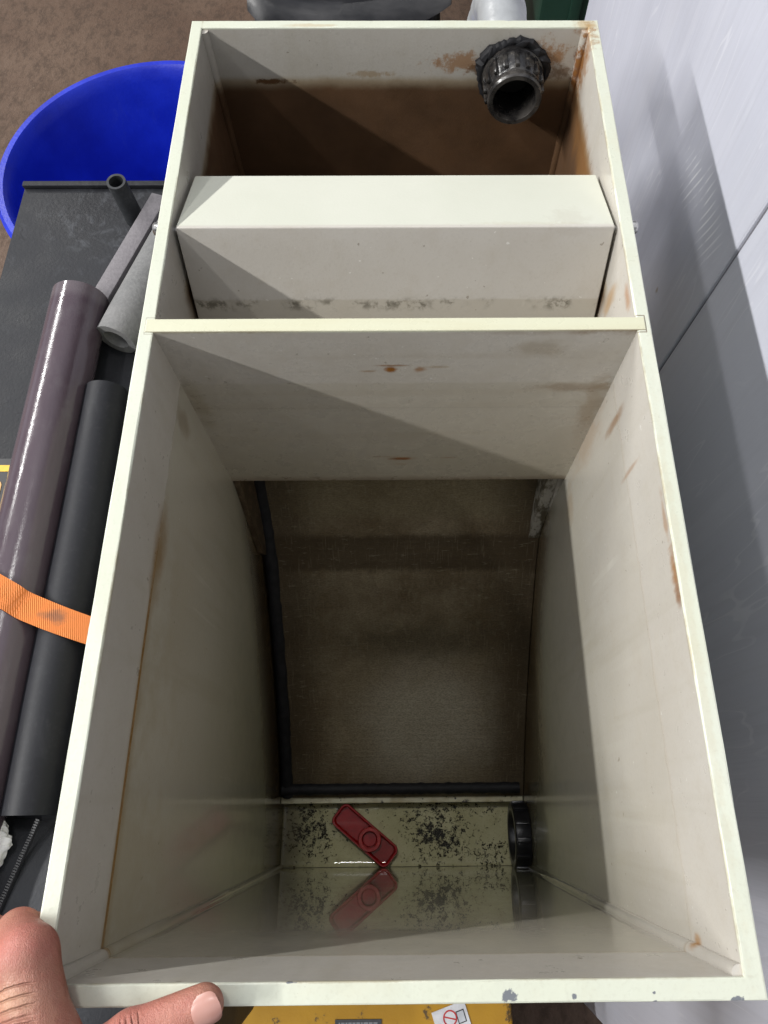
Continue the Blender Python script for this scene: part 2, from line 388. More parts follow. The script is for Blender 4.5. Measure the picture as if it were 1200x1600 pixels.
M['steel'] = simple('bolt_steel', (.55, .54, .52), .3, .1, 200, Metallic=1.0)

# ------------------------------------------------------------------ the tank
tank = thing('filter_tank', 'open cream plastic filter tank with rust stains, divider and dark curved screen inside', 'filter tank', (0, L / 2, -.668))
bm = bmesh.new()
def ringv(x, y0, y1, z): return [bm.verts.new(p) for p in ((-x, y0, z), (x, y0, z), (x, y1, z), (-x, y1, z))]
ob, ot = ringv(HW, 0, L, -.668), ringv(HW, 0, L, 0)
ib, it = ringv(IX, T, L - T, -D), ringv(IX, T, L - T, 0)
bm.faces.new(ob[::-1]); bm.faces.new(ib)
for i in range(4):
    j = (i + 1) % 4
    bm.faces.new([ob[i], ob[j], ot[j], ot[i]]); bm.faces.new([ib[j], ib[i], it[i], it[j]]); bm.faces.new([ot[i], ot[j], it[j], it[i]])
bmesh.ops.recalc_face_normals(bm, faces=bm.faces)
es = [e for e in bm.edges if all(abs(v.co.z) < 1e-6 for v in e.verts) and not (abs(e.verts[0].co.x) - abs(e.verts[1].co.x) != 0 and abs(abs(e.verts[0].co.y - e.verts[1].co.y) - T) < 1e-5)]
es = [e for e in es if e.calc_length() > .05]
bmesh.ops.bevel(bm, geom=es, offset=.0009, segments=2, profile=.5, affect='EDGES')
# hand-finished rim: the edges wander a little
bmesh.ops.subdivide_edges(bm, edges=[e for e in bm.edges if e.calc_length() > .3 and all(v.co.z > -.01 for v in e.verts)], cuts=24)
for v in bm.verts:
    if v.co.z > -.002:
        v.co.z += random.uniform(-.00015, .00015)
        if abs(v.co.z) < .0012: v.co.x += random.uniform(-.00016, .00016)
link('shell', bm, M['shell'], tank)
for x, y in ((-IX, T), (IX, T), (-IX, L - T), (IX, L - T)):
    sx, sy = (1 if x < 0 else -1), (1 if y < .1 else -1)
    n = 40; pth = [(x + sx * .0006, y + sy * .0006, -.002 - i * .655 / n) for i in range(n + 1)]
    link('weld_bead', tube(pth, [.0043 + random.uniform(-.0003, .0003) for _ in pth], seg=14), M['bead'], tank, smooth=True)
link('trough_floor', B(-IX + .0005, IX - .0005, T + .0005, .0875, -D - .002, -D + .003), M['trough'], tank)
link('ledge', B(-IX + .0005, IX - .0005, .0880, .0965, -D + .001, -.6315, bev=.0008), M['ledge'], tank)
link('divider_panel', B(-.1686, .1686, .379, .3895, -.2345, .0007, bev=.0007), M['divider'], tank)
# curved screen
pr = smoothpath(PROF, 60)
bm = bmesh.new(); xs = np.linspace(-.1545, .1622, 9); rows = []
for (y, z) in pr: rows.append([bm.verts.new((x, y, z)) for x in xs])
for a, b in zip(rows, rows[1:]):
    for i in range(8): bm.faces.new([a[i], a[i + 1], b[i + 1], b[i]])
bmesh.ops.recalc_face_normals(bm, faces=bm.faces)
bmesh.ops.solidify(bm, geom=list(bm.faces), thickness=.003)
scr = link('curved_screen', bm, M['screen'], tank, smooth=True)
sub = smoothpath(PROF[1:], 70)
pth = [(-.1535 + random.uniform(-.0004, .0004), y + .001, z + .004) for y, z in sub]
link('seal_strip', tube(pth, [.0078 + random.uniform(-.0006, .0006) for _ in pth], seg=12), M['rubber'], scr, smooth=True)
n = 60; pth = [(-.1600 + .3165 * i / n, .1055 + random.uniform(-.0003, .0003), -.6175 + random.uniform(-.0003, .0003)) for i in range(n + 1)]
link('seal_strip', tube(pth, [.0070 + (.0008 if i % 7 == 0 else 0) + random.uniform(-.0004, .0004) for i in range(n + 1)], seg=12), M['rubber'], scr, smooth=True)
for s in (-1, 1):
    pl = [(.379, -.236), (.352, -.372), (.360, -.400), (.412, -.312), (.44, -.25)]
    a, b = (-IX + .0003, -IX + .0065) if s < 0 else (IX - .0125, IX - .0003)
    if s > 0: pl = [(.395, -.236), (.3725, -.380), (.3745, -.392), (.412, -.312), (.44, -.25)]
    link('screen_bracket', prism(pl, a, b, bev=.0006), M['bracket'], tank)
link('weir_wall', B(-IX + .0005, IX - .0005, .4525, .4615, -D + .0005, -.207, bev=.0008), M['shell'], tank)
# hinged flap
A_, Bk, Dn, Cn = (.4735, -.0030), (.5490, -.0245), (.500, -.190), (.4075, -.190)
flap = link('flap', prism([A_, Bk, Dn, Cn], -.1602, .1602, bev=.0009), M['flap'], tank)
for s in (-1, 1):
    link('hinge_pin', tube([(s * .1595, .480, -.0125), (s * .1640, .480, -.0125)], .003, seg=12), M['steel'], flap, smooth=True)
    link('bolt', lathe([(.0001, 0), (.0046, 0), (.0052, s * .0012), (.0052, s * .0060), (.0040, s * .0075), (.0001, s * .0078)], (s * (HW + .0002), .4825, -.0135), 'x', 20, False), M['steel'], tank, smooth=True)

# inlet coupling on the back wall
ICX, ICZ, yb = .1040, -.0395, L - T
coup = link('inlet_coupling', lathe([(.0185, 0), (.0275, -.001), (.0272, -.008), (.0255, -.009), (.0235, -.026), (.0225, -.0275), (.0232, -.029), (.0240, -.035), (.0228, -.0368), (.0192, -.0368), (.0182, -.0345), (.0178, -.004)], (ICX, yb, ICZ), 'y', 64), M['coupling'], tank, smooth=True)
link('bore', lathe([(.0001, -.002), (.0178, -.0022), (.0178, -.0005), (.0001, -.0004)], (ICX, yb, ICZ), 'y', 40, False), simple('bore_black', (.008, .006, .005), .6), coup)
for i in range(16):
    a = 2 * math.pi * i / 16
    b2 = bmesh.new(); box(b2, -.0020, .0020, -.0262, -.0085, .0225, .0268, bev=.0008)
    bmesh.ops.transform(b2, matrix=Matrix.Translation((ICX, yb, ICZ)) @ Matrix.Rotation(a, 4, 'Y'), verts=b2.verts)
    link('grip_rib', b2, M['coupling'], coup, smooth=True)
pth = []; rad = []
for i in range(72):
    a = 2 * math.pi * i / 72; r = .0288 + .0012 * math.sin(5 * a + 1) + random.uniform(-.0007, .0007)
    pth.append((ICX + r * math.cos(a), yb - .0015, ICZ + r * math.sin(a)))
    rad.append(.0040 + .0010 * math.sin(3 * a) + random.uniform(-.0006, .0006))
pth.append(pth[0]); rad.append(rad[0])
link('sealant', tube(pth, rad, seg=10, jitter=.15), M['rubber'], coup, smooth=True)
# torn tape ends sticking out of the sealant
bm = bmesh.new()
for a0, ln in ((.55, .016), (1.35, .010), (2.4, .012), (.8, .012)):
    c0 = Vector((ICX + .029 * math.cos(a0), yb - .004, ICZ + .029 * math.sin(a0))); d = Vector((math.cos(a0 - .9), -.15, math.sin(a0 - .9)))
    sweep(bm, [c0 - d * ln * .6, c0 + Vector((0, -.001, .001)), c0 + d * ln * .5], [.0028, .0032, .0006], seg=8, jitter=.2)
link('tape_end', bm, M['rubber'], coup, smooth=True)
hosem = simple('white_hose_film', (.30, .31, .32), .35, .12, 35, .0015)
hp = [(.0965, .7003, -.022), (.0955, .715, -.0195), (.0950, .735, -.0185), (.0945, .755, -.023), (.094, .775, -.036), (.093, .80, -.062), (.092, .83, -.11), (.09, .85, -.18), (.09, .86, -.30)]
hp = smoothpath(hp, 60)
link('inlet_hose', tube(hp, [.0215 + .0006 * math.sin(i * 1.3) for i in range(60)], seg=28), hosem, tank, smooth=True)

# outlet nut in the trough
NX, NY, NZ = .1425, .0475, -.6180
nut = link('outlet_nut', lathe([(.0300, .0200), (.0385, .0200), (.0395, .0185), (.0395, .0015), (.0380, 0), (.0310, 0), (.0295, .0020), (.0295, .0195)], (NX, NY, NZ), 'x', 72), M['nut'], tank, smooth=True)
link('bore', lathe([(.0001, .0120), (.0294, .0118), (.0294, .0150), (.0001, .0152)], (NX, NY, NZ), 'x', 40, False), simple('outlet_dark', (.01, .009, .007), .5), nut)
for i in range(12):
    a = 2 * math.pi * i / 12 + .1
    b2 = bmesh.new(); box(b2, .0015, .0190, -.0028, .0028, .0385, .0418, bev=.001)
    bmesh.ops.transform(b2, matrix=Matrix.Translation((NX, NY, NZ)) @ Matrix.Rotation(a, 4, 'X'), verts=b2.verts)
    if min(v.co.z for v in b2.verts) > -D + .003: link('grip_rib', b2, M['nut'], nut, smooth=True)
    else: b2.free()

# shallow water left in the trough
k = NB('shallow_water'); k.n.remove(k.b)
tr = k.n.new('ShaderNodeBsdfTransparent'); tr.inputs[0].default_value = (.93, .93, .88, 1)
gl = k.n.new('ShaderNodeBsdfGlossy'); gl.inputs['Roughness'].default_value = .02
fr = k.n.new('ShaderNodeFresnel'); fr.inputs[0].default_value = 1.33
mx = k.n.new('ShaderNodeMixShader'); k.l.new(fr.outputs[0], mx.inputs[0]); k.l.new(tr.outputs[0], mx.inputs[1]); k.l.new(gl.outputs[0], mx.inputs[2])
k.l.new(mx.outputs[0], k.n['Material Output'].inputs['Surface'])
def edgegrid(a, b, m):
    e = [0, .0006, .0013, .0022, .0034, .005, .008]
    return [a + q for q in e] + list(np.linspace(a + .012, b - .012, m)) + [b - q for q in e[::-1]]
xs, ys = edgegrid(-IX + .0003, IX - .0003, 40), edgegrid(T + .0003, .0877, 14)
bm = bmesh.new(); G = []
for y in ys:
    row = []
    for x in xs:
        d = min(x - xs[0], xs[-1] - x, y - ys[0], ys[-1] - y)
        z = -.6500 + .0034 * math.exp(-d / .0036) + .00012 * math.sin(x * 90 + 3 * math.sin(y * 70))
        row.append(bm.verts.new((x, y, z)))
    G.append(row)
for a, b in zip(G, G[1:]):
    for i in range(len(xs) - 1): bm.faces.new([a[i], a[i + 1], b[i + 1], b[i]])
kind(link('water', bm, k.m, None, smooth=True), 'structure')

# loose red valve handle
hd = thing('valve_handle', 'wet red plastic lever handle lying loose in the shallow water on the trough floor', 'handle', (-.0505, .0490, -D + .003))
ang = math.atan2(-.058, .0725)
def hx(bm):
    bmesh.ops.transform(bm, matrix=Matrix.Translation((-.0505, .0490, -.6512)) @ Matrix.Rotation(ang, 4, 'Z') @ Matrix.Rotation(math.radians(3), 4, 'Y'), verts=bm.verts); return bm
def rrect(l, w, r, n=6):
    out = []
    for cx, cy, a0 in ((l - r, w - r, 0), (-l + r, w - r, 90), (-l + r, -w + r, 180), (l - r, -w + r, 270)):
        for i in range(n + 1):
            a = math.radians(a0 + 90 * i / n); out.append((cx + r * math.cos(a), cy + r * math.sin(a)))
    return out
bm = bmesh.new()
def ring(pts, z): return [bm.verts.new((x, y, z)) for x, y in pts]
def lv(l, w, r, z): return ring(rrect(l, w, r), z)
lev = [lv(.0462, .0152, .008, 0), lv(.0475, .0163, .0085, .0022), lv(.0475, .0163, .0085, .0112), lv(.0467, .0155, .008, .0126), lv(.0452, .0140, .007, .0126), lv(.0442, .0130, .006, .0114), lv(.0428, .0114, .005, .0020)]
for a, b in zip(lev, lev[1:]):
    for i in range(len(a)): bm.faces.new([a[i], a[(i + 1) % len(a)], b[(i + 1) % len(a)], b[i]])
bm.faces.new(lev[0][::-1]); bm.faces.new(lev[-1]); bmesh.ops.recalc_face_normals(bm, faces=bm.faces)
link('lever', hx(bm), M['red'], hd, smooth=True)
hb = lathe([(.0092, .004), (.0098, .0138), (.0106, .0152), (.0144, .0152), (.0153, .0138), (.0157, .0030)], (.0085, 0, 0), 'z', 48)
hub = link('hub_ring', hx(hb), simple('lighter_red_plastic', (.40, .028, .026), .25, .2, 150), hd, smooth=True)  # ring in a lighter red than the lever, to set it apart
link('hub_plug', hx(lathe([(.0001, .0062), (.0085, .0058), (.0094, .0045), (.0094, .0030), (.0001, .0030)], (.0085, 0, 0), 'z', 36, False)), M['red'], hub, smooth=True)

# ------------------------------------------------------------------ setting: floor
k = NB('brown_workshop_floor'); n1 = k.noise(2.2, 5, .6); n2 = k.noise(26, 6, .75, stretch=(1.8, 1, 1), dist=.15); n3 = k.noise(120, 4, .75)
c = k.mix(k.ss(.3, .7, n1), (.088, .052, .034), (.135, .088, .060))
c = k.mix(k.ss(.42, .66, n2) * .65, c, (.05, .033, .023)); c = k.mix(k.ss(.6, .75, n3) * .5, c, (.24, .18, .135))
k.bump(n2 * .6 + n3 * .6, .003)
kind(link('floor', B(-8, 8, -8, 10, -1.07, -1.02), k.out(c, k.ss(.3, .7, n2) * .25 + .45, .25)), 'structure')

# white panel at the right
k = NB('scuffed_white_panel'); n1 = k.noise(3, 4, .6); st = k.noise(110, 3, .6, stretch=(1, 1, .03)); st2 = k.noise(30, 3, .6, stretch=(1, 1, .04), off=(0, 2, 0))
c = k.mix(k.ss(.3, .7, n1), (.455, .465, .53), (.50, .51, .575))
c = k.mix(k.ss(.45, .7, st) * .30, c, (.40, .405, .455)); c = k.mix(k.ss(.5, .7, st2) * .2, c, (.57, .57, .62))
tilt = k.Y * 1 + k.Z * -.02
sc = k.ss(.0016, .0005, (k.math('PINGPONG', (k.Y + k.Z * .30 + k.noise(6, 2) * .02) * 1.0, .0095) - .0045).abs()) * k.spot((0, .63, -.115), (None, .11, .04), n1, .8, .4) * k.ss(.4, .6, k.noise(25, 3))
c = k.mix(sc * .75, c, (.80, .80, .82))
lo = k.ss(.010, .004, (k.noise(7, 2, .5, stretch=(1, 3.5, .5), off=(0, 4, 0)) - .5).abs()) * k.ss(.45, .65, k.noise(12, 3, off=(4, 4, 4)))
c = k.mix(lo * .35, c, (.66, .66, .70))
c = k.mix(k.spot((0, .615, -.24), (None, .004, .006), k.noise(90, 3), 1.5) * .8, c, (.25, .19, .12))
c = k.mix(k.ss(.72, .78, k.noise(70, 4, .7)) * .5, c, (.30, .30, .34))
k.bump(st, .0006)
panelm = k.out(c, k.ss(.3, .7, n1) * .15 + .38)
wp = thing('wall_panel', 'tall scuffed pale lavender white panel standing right of the tank with one dark joint', 'panel', (.32, .5, -1.02))
for y0, y1 in ((-.213, .5145), (.5180, 1.208)):
    b2 = bmesh.new(); box(b2, .290, .350, y0, y1, -1.019, .11, bev=.003)
    for v in b2.verts:
        if .45 < v.co.y < .56: v.co.y += (-.0453 - v.co.z) * (.064 if v.co.y < .516 else .060)
    link('panel_sheet', b2, panelm, wp)
jb = B(.2925, .3400, .512, .520, -1.018, .105)
for v in jb.verts: v.co.y += (-.0453 - v.co.z) * .062
link('joint_strip', jb, simple('joint_rubber', (.14, .14, .16), .6), wp)

# ------------------------------------------------------------------ left side: black box with lid
k = NB('dusty_black_plastic'); n1 = k.noise(8, 5, .65); n2 = k.noise(45, 5, .7, dist=.6); n3 = k.noise(200, 3, .6)
c = k.mix(k.ss(.3, .7, n1), (.013, .0135, .016), (.022, .023, .027))
dust = k.ss(.47, .72, n2) * k.spot((-.42, .90, -.42), (.16, .11, None), n1, .8, .2)
c = k.mix(dust * .45, c, (.10, .107, .12)); c = k.mix(k.ss(.56, .72, n2) * k.ss(.48, .6, n1) * .25, c, (.07, .074, .085))
sm = k.ss(.008, .002, (k.noise(6, 2, .5, dist=1.2) - .5).abs()) * k.ss(.5, .6, n2); c = k.mix(sm * .5, c, (.006, .006, .008))
c = k.mix(k.ss(.70, .75, n3) * .4, c, (.2, .2, .22))
k.bump(n3 + n2, .0004)
blackm = k.out(c, k.ss(.3, .7, n1) * .2 + .42, .22)
bx = thing('plastic_box', 'low black plastic box left of the tank with dusty lid under pipes', 'box', (-.385, .43, -.668))
link('box_body', B(-.572, -.186, -.15, .968, -.667, -.4255, bev=.006), blackm, bx)
bm = B(-.578, -.180, -.156, .974, -.425, -.4200, bev=.002)
lid = link('lid', bm, blackm, bx)
link('lid_lip', B(-.578, -.180, .966, .976, -.4195, -.4125, bev=.0015), blackm, lid)
# short pipe stub standing on the lid
def m_pvc(name, col, rough, dust=.2):
    k = NB(name); n = k.noise(16, 4, .6, stretch=(1, .25, 1)); n2 = k.noise(150, 4, .7)
    c = k.mix(k.ss(.3, .7, n), [x * .8 for x in col], [x * 1.2 for x in col])
    n5 = k.noise(26, 5, .7, stretch=(1, .5, 1), dist=1); c = k.mix(k.ss(.52, .7, n5) * dust, c, [x * 1.7 + .026 for x in col]); c = k.mix(k.ss(.5, .75, n2) * dust, c, [min(1, x * 2.2 + .02) for x in col])
    k.bump(n2, .00018)
    return k.out(c, k.ss(.3, .7, n) * .12 + rough, .3)
darkpvc = m_pvc('dark_grey_pvc', (.010, .0105, .014), .48)
tag(link('pipe_stub', tube([(-.3985, .9050, -.4195), (-.3985, .9030, -.38), (-.3985, .9000, -.346)], [.0145, .0138, .0135], seg=28, wall=.0034), m_pvc('stub_pvc', (.028, .03, .033), .5, .5), smooth=True),
    'short black pipe stub standing upright on the dusty lid of the black box', 'pipe')
# long pipes
purp = NB('mauve_grey_pvc'); n = purp.noise(10, 4, .6, stretch=(2, .3, 2)); n2 = purp.noise(170, 4, .7); n4 = purp.noise(40, 4, .65, stretch=(1, .5, 1))
c = purp.mix(purp.ss(.3, .7, n), (.060, .042, .054), (.084, .063, .076))
c = purp.mix(purp.ss(.5, .7, n4) * .4, c, (.098, .082, .092)); c = purp.mix(purp.ss(.700, .715, purp.Y) * .6, c, (.13, .11, .12))
purp.bump(n2 * .5 + n4, .00035); purpm = purp.out(c, purp.ss(.3, .7, n4) * .10 + .13)
PX, PZ, PR = -.4375, -.3840, .0357
tag(link('pipe', tube([(PX + .0035, .727, PZ), (PX + .0028, .60, PZ), (PX + .0010, .25, PZ), (PX, -.05, PZ)], PR, seg=64, wall=.0035), purpm, smooth=True),
    'thick glossy mauve grey pipe with a long white highlight, under the orange strap', 'pipe', 'pipes strapped beside the tank')
QX, QZ, QR = -.3760, -.3925, .0270
tag(link('pipe', tube([(QX - .003, .583, QZ), (QX - .002, .4, QZ), (QX - .0035, .20, QZ), (QX - .003, .079, QZ)], QR, seg=56, wall=.003), darkpvc, smooth=True),
    'thinner matt black pipe between the mauve pipe and the tank wall', 'pipe', 'pipes strapped beside the tank')
# foam
k = NB('grey_foam'); n = k.noise(220, 3, .7); n2 = k.noise(14, 3)
c = k.mix(k.ss(.35, .7, n), (.15, .15, .15), (.19, .19, .188)); c = k.mix(k.ss(.4, .7, n2) * .3, c, (.28, .27, .27)); k.bump(n, .0007)
foam = k.out(c, .9, .2)
fd = Vector((.060, .1985, 0)).normalized(); f0 = Vector((-.3800, .664, -.3920))
tag(link('foam_tube', tube([f0, f0 + fd * .1, f0 + fd * .21], .0272, seg=40, wall=.0105), foam, smooth=True), 'grey foam pipe insulation tube with its hollow end showing behind the pipes', 'insulation')
b2 = bmesh.new(); box(b2, -.0130, .0130, 0, .27, 0, .030, bev=.002)
bmesh.ops.transform(b2, matrix=Matrix.Translation((-.4345, .665, -.4195)) @ Matrix.Rotation(-math.atan2(.062, .1985), 4, 'Z'), verts=b2.verts)
tag(link('foam_strip', b2, simple('grey_foam_strip', (.17, .158, .168), .8, .1, 200, .0008), smooth=True), 'flat square edged grey strip lying beside the foam tube', 'strip')
# strap
k = NB('orange_webbing'); n = k.noise(60, 4, .6); n2 = k.noise(14, 3)
u = k.math('SINE', (k.X * 1.0 + k.Y * .15) * 3300.0)
c = k.mix(k.ss(-.6, .8, u), (.68, .185, .030), (.75, .22, .040)); c = k.mix(k.spot((-.375, .278, 0), (.02, .012, None), n, 2) * .7, c, (.12, .07, .05))
c = k.mix(k.ss(.55, .8, n) * .25, c, (.40, .14, .05)); k.bump(u, .00035)
strapm = k.out(c, .65)
path = [(-.5815, .352, -.64), (-.5815, .350, -.52), (-.5815, .347, -.43), (-.572, .345, -.4145), (-.53, .340, -.388), (-.492, .335, -.3600)]
for a in (140, 115, 90, 65, 45): path.append((PX + (PR + .0030) * math.cos(math.radians(a)), .331 - (115 - a) * .0002, PZ + (PR + .0030) * math.sin(math.radians(a))))
path += [(-.392, .312, -.3610), (-.376, .306, -.3640), (-.352, .298, -.371), (-.30, .283, -.392), (-.24, .27, -.405), (-.176, .258, -.414)]
path = [(a, b - .030 + max(0, min(1, (-.40 - a) / .06)) * .014, c_) for a, b, c_ in path]; path = smoothpath(path, 160); bm = bmesh.new(); R = []
for i, p in enumerate(path):
    t = (Vector(path[min(i + 1, 159)]) - Vector(path[max(i - 1, 0)])).normalized(); w = Vector((0, 1, 0)); w = (w - t * w.dot(t)).normalized(); nn = t.cross(w)
    h = .0172 - .0030 * i / 159; R.append([bm.verts.new(Vector(p) + w * a * h + nn * b) for a, b in ((-1, 0), (-1, .0014), (1, .0014), (1, 0))])
for a, b in zip(R, R[1:]):
    for i in range(4): bm.faces.new([a[i], a[(i + 1) % 4], b[(i + 1) % 4], b[i]])
bm.faces.new(R[0]); bm.faces.new(R[-1][::-1]); bmesh.ops.recalc_face_normals(bm, faces=bm.faces)
tag(link('ratchet_strap', bm, strapm, smooth=True), 'orange ribbed webbing strap pulled across the mauve and black pipes', 'strap')
# yellow bordered label on the lid
st = thing('warning_label', 'black label with a yellow edge line and a tan rounded patch at the left', 'label', (-.53, .46, -.4195))
link('label_base', B(-.577, -.462, .36, .500, -.4197, -.4190), simple('label_black', (.015, .015, .016), .4), st)
link('yellow_line', B(-.577, -.462, .4815, .4905, -.4189, -.4184), simple('label_yellow', (.75, .48, .03), .45), st)
link('tan_patch', prism([(x - .540, y + .452) for x, y in rrect(.0365, .0175, .008)], -.4189, -.4183, 'z'), simple('label_tan', (.52, .33, .11), .5, .2, 70), st)
# zipped pouch and crumpled paper in front of the pipes
k = NB('black_pouch_cloth'); n = k.noise(300, 3, .6); n2 = k.noise(10, 3)
c = k.mix(k.ss(.3, .7, n2), (.018, .019, .023), (.032, .034, .040)); k.bump(n, .0006); pouchm = k.out(c, .7)
po = thing('zip_pouch', 'flat black cloth pouch with a toothed zip, in front of the black pipe end', 'pouch', (-.42, 0, -.4195))
bm = bmesh.new(); G = []
for j in range(15):
    row = []
    for i in range(19):
        x, y = -.56 + .30 * i / 18, -.13 + .205 * j / 14
        e = min(i, 18 - i, j * 1.2, (14 - j) * 1.2) / 3; h = .020 * (1 - math.exp(-e * 1.6)) + .0015 * math.sin(i * .9 + j * .5)
        row.append(bm.verts.new((x, y, -.4195 + max(h, .0005))))
    G.append(row)
for a, b in zip(G, G[1:]):
    for i in range(18): bm.faces.new([a[i], a[i + 1], b[i + 1], b[i]])
link('pouch_body', bm, pouchm, po, smooth=True)
z0, z1 = Vector((-.3700, .0745, -.3965)), Vector((-.4010, -.030, -.3965))
zp = link('zip', tube([z0, (z0 + z1) / 2, z1], [.0032, .0032, .0032], seg=8), simple('zip_tape', (.010, .010, .012), .5), po, smooth=True)
bm = bmesh.new()
for i in range(46):
    p = z0.lerp(z1, i / 45); b2 = bmesh.new(); box(b2, -.0020, .0020, -.0006, .0006, .0012, .0036)
    bmesh.ops.transform(b2, matrix=Matrix.Translation(p) @ Matrix.Rotation(-.29, 4, 'Z'), verts=b2.verts)
    me = bpy.data.meshes.new('t'); b2.to_mesh(me); b2.free(); bm.from_mesh(me); bpy.data.meshes.remove(me)
link('zip_teeth', bm, simple('zip_teeth_plastic', (.014, .014, .016), .4), zp)
bm = bmesh.new(); bmesh.ops.create_icosphere(bm, subdivisions=5, radius=.022)
for v in bm.verts:
    d = v.co.normalized(); q = math.sin(d.x * 5 + 2) * math.sin(d.y * 4 + 1) + .5 * abs(math.sin(d.z * 6 + d.x * 7)) - .5 * abs(math.sin(d.x * 8 - d.y * 9 + d.z * 5))
    v.co = d * (.0215 + .0042 * q); v.co.z *= .55; v.co += Vector((-.4155, .0515, -.391))
tag(link('crumpled_paper', bm, simple('white_paper', (.74, .73, .71), .8, .05)), 'crumpled white paper wad at the left edge on the black pouch', 'paper')

# ------------------------------------------------------------------ blue tub
TC = (-.527, 1.357, -1.02)
k = NB('blue_tub_plastic'); n = k.noise(9, 4); n2 = k.noise(160, 3)
c = k.mix(k.ss(.3, .7, n), (.004, .016, .37), (.006, .026, .49)); c = k.mix(k.ss(.6, .8, n2) * .12, c, (.08, .12, .7)); c = k.mix(k.ss(.58, .72, k.noise(22, 6, .75, stretch=(1, 1, .3), dist=.5)) * .22, c, (.06, .09, .42)); k.bump(n2, .0004)
tubm = k.out(c, k.ss(.3, .7, n) * .1 + .36)
tb = thing('mortar_tub', 'large round bright blue plastic tub with rolled rim on the brown floor', 'tub', TC)
h = .31
prof = [(.0005, .002), (.235, .002), (.248, .010), (.305, h - .04), (.312, h - .006), (.318, h), (.327, h - .001), (.333, h - .010), (.333, h - .026), (.328, h - .030), (.3255, h - .015), (.318, h - .012), (.313, h - .045), (.252, .003), (.235, -.004 + .0045), (.0005, .0005)]
prof = [(r, z) for r, z in prof]
inner = [(.0005, .006), (.232, .006), (.244, .014), (.2995, h - .03), (.306, h - .008), (.3135, h)]
outer = [(.325, h + .0005), (.332, h - .007), (.333, h - .024), (.3285, h - .030), (.3255, h - .018), (.314, h - .02), (.256, .008), (.240, .0005), (.0005, .0005)]
link('tub_body', lathe(inner + outer, TC, 'z', 96, False), tubm, tb, smooth=True)

# ------------------------------------------------------------------ black chair behind the tank
ch = thing('plastic_chair', 'black moulded chair with dark metal legs behind the tank, its curved seat edge showing', 'chair', (-.10, 1.85, -1.02))
k = NB('black_seat_plastic'); n = k.noise(60, 4, .6); n2 = k.noise(9, 3, .6, stretch=(1, 3, 1))
c = k.mix(k.ss(.45, .75, n2) * .7, (.010, .010, .012), (.045, .044, .046)); k.bump(n, .0005); seatm = k.out(c, k.ss(.3, .7, n2) * .2 + .30)
bm = bmesh.new(); G = []
for j in range(21):
    row = []
    for i in range(33):
        u_, v_ = i / 32, j / 20; x = -.315 + .43 * u_
        yf = 1.618 + .050 * max(0, (u_ - .35) / .65) ** 1.3 + .03 * max(0, (.12 - u_) / .12) ** 2
        y = yf + .40 * v_; z = -.568 - .010 * math.sin(math.pi * u_) - .012 * math.sin(math.pi * min(v_ * 1.4, 1)) 
        if v_ < .12: z -= .045 * (1 - v_ / .12) ** 2; y += .008 * (1 - v_ / .12)
        z += .03 * (abs(u_ - .5) * 2) ** 4
        row.append(bm.verts.new((x, y, z)))
    G.append(row)
for a, b in zip(G, G[1:]):
    for i in range(32): bm.faces.new([a[i], a[i + 1], b[i + 1], b[i]])
bmesh.ops.recalc_face_normals(bm, faces=bm.faces); bmesh.ops.solidify(bm, geom=list(bm.faces), thickness=.012)
link('seat', bm, seatm, ch, smooth=True)
bm = bmesh.new(); G = []
for j in range(13):
    row = []
    for i in range(25):
        u_, v_ = i / 24, j / 12; x = -.30 + .40 * u_
        row.append(bm.verts.new((x, 2.02 + .05 * v_ + .03 * math.cos(math.pi * (u_ - .5)), -.50 + .26 * v_ - .03 * v_ * (abs(u_ - .5) * 2) ** 3)))
    G.append(row)
for a, b in zip(G, G[1:]):
    for i in range(24): bm.faces.new([a[i], a[i + 1], b[i + 1], b[i]])
bmesh.ops.recalc_face_normals(bm, faces=bm.faces); bmesh.ops.solidify(bm, geom=list(bm.faces), thickness=.012)
link('backrest', bm, seatm, ch, smooth=True)
legm = simple('dark_leg_metal', (.03, .031, .034), .35)
for a, b in (((-.305, 1.70, -.585), (-.322, 1.645, -1.019)), ((.075, 1.72, -.585), (.060, 1.665, -1.019)), ((-.29, 1.98, -.585), (-.315, 2.06, -1.019)), ((.085, 1.98, -.585), (.11, 2.06, -1.019))):
    link('leg', tube([a, b], .012, seg=14), legm, ch, smooth=True)
for x in (-.29, .085): link('back_support', tube([(x, 1.99, -.585), (x, 2.06, -.45), (x, 2.085, -.30)], .010, seg=12), legm, ch, smooth=True)
tag(link('floor_crate', B(-.300, -.272, 1.70, 1.80, -1.019, -.93, bev=.004), simple('blue_grey_plastic', (.12, .15, .20), .5), smooth=True), 'small blue grey block on the floor beside the chair leg', 'block')

# green bin in the far right corner
k = NB('dark_green_plastic'); n = k.noise(6, 4); c = k.mix(k.ss(.35, .65, n), (.008, .030, .020), (.014, .048, .032)); gm = k.out(c, .45)
gb = thing('green_bin', 'dark green ribbed bin on the floor behind the hose and the white panel', 'bin', (.60, 2.15, -1.02))
link('bin_body', B(.33, .95, 1.80, 2.40, -1.019, -.30, bev=.015), gm, gb, smooth=True)
for x in (.40, .50, .60, .70, .80): link('rib', B(x, x + .025, 1.789, 1.7995, -.98, -.36, bev=.003), gm, gb, smooth=True)
link('bin_lid', B(.31, .97, 1.78, 2.42, -.2995, -.26, bev=.01), gm, gb, smooth=True)

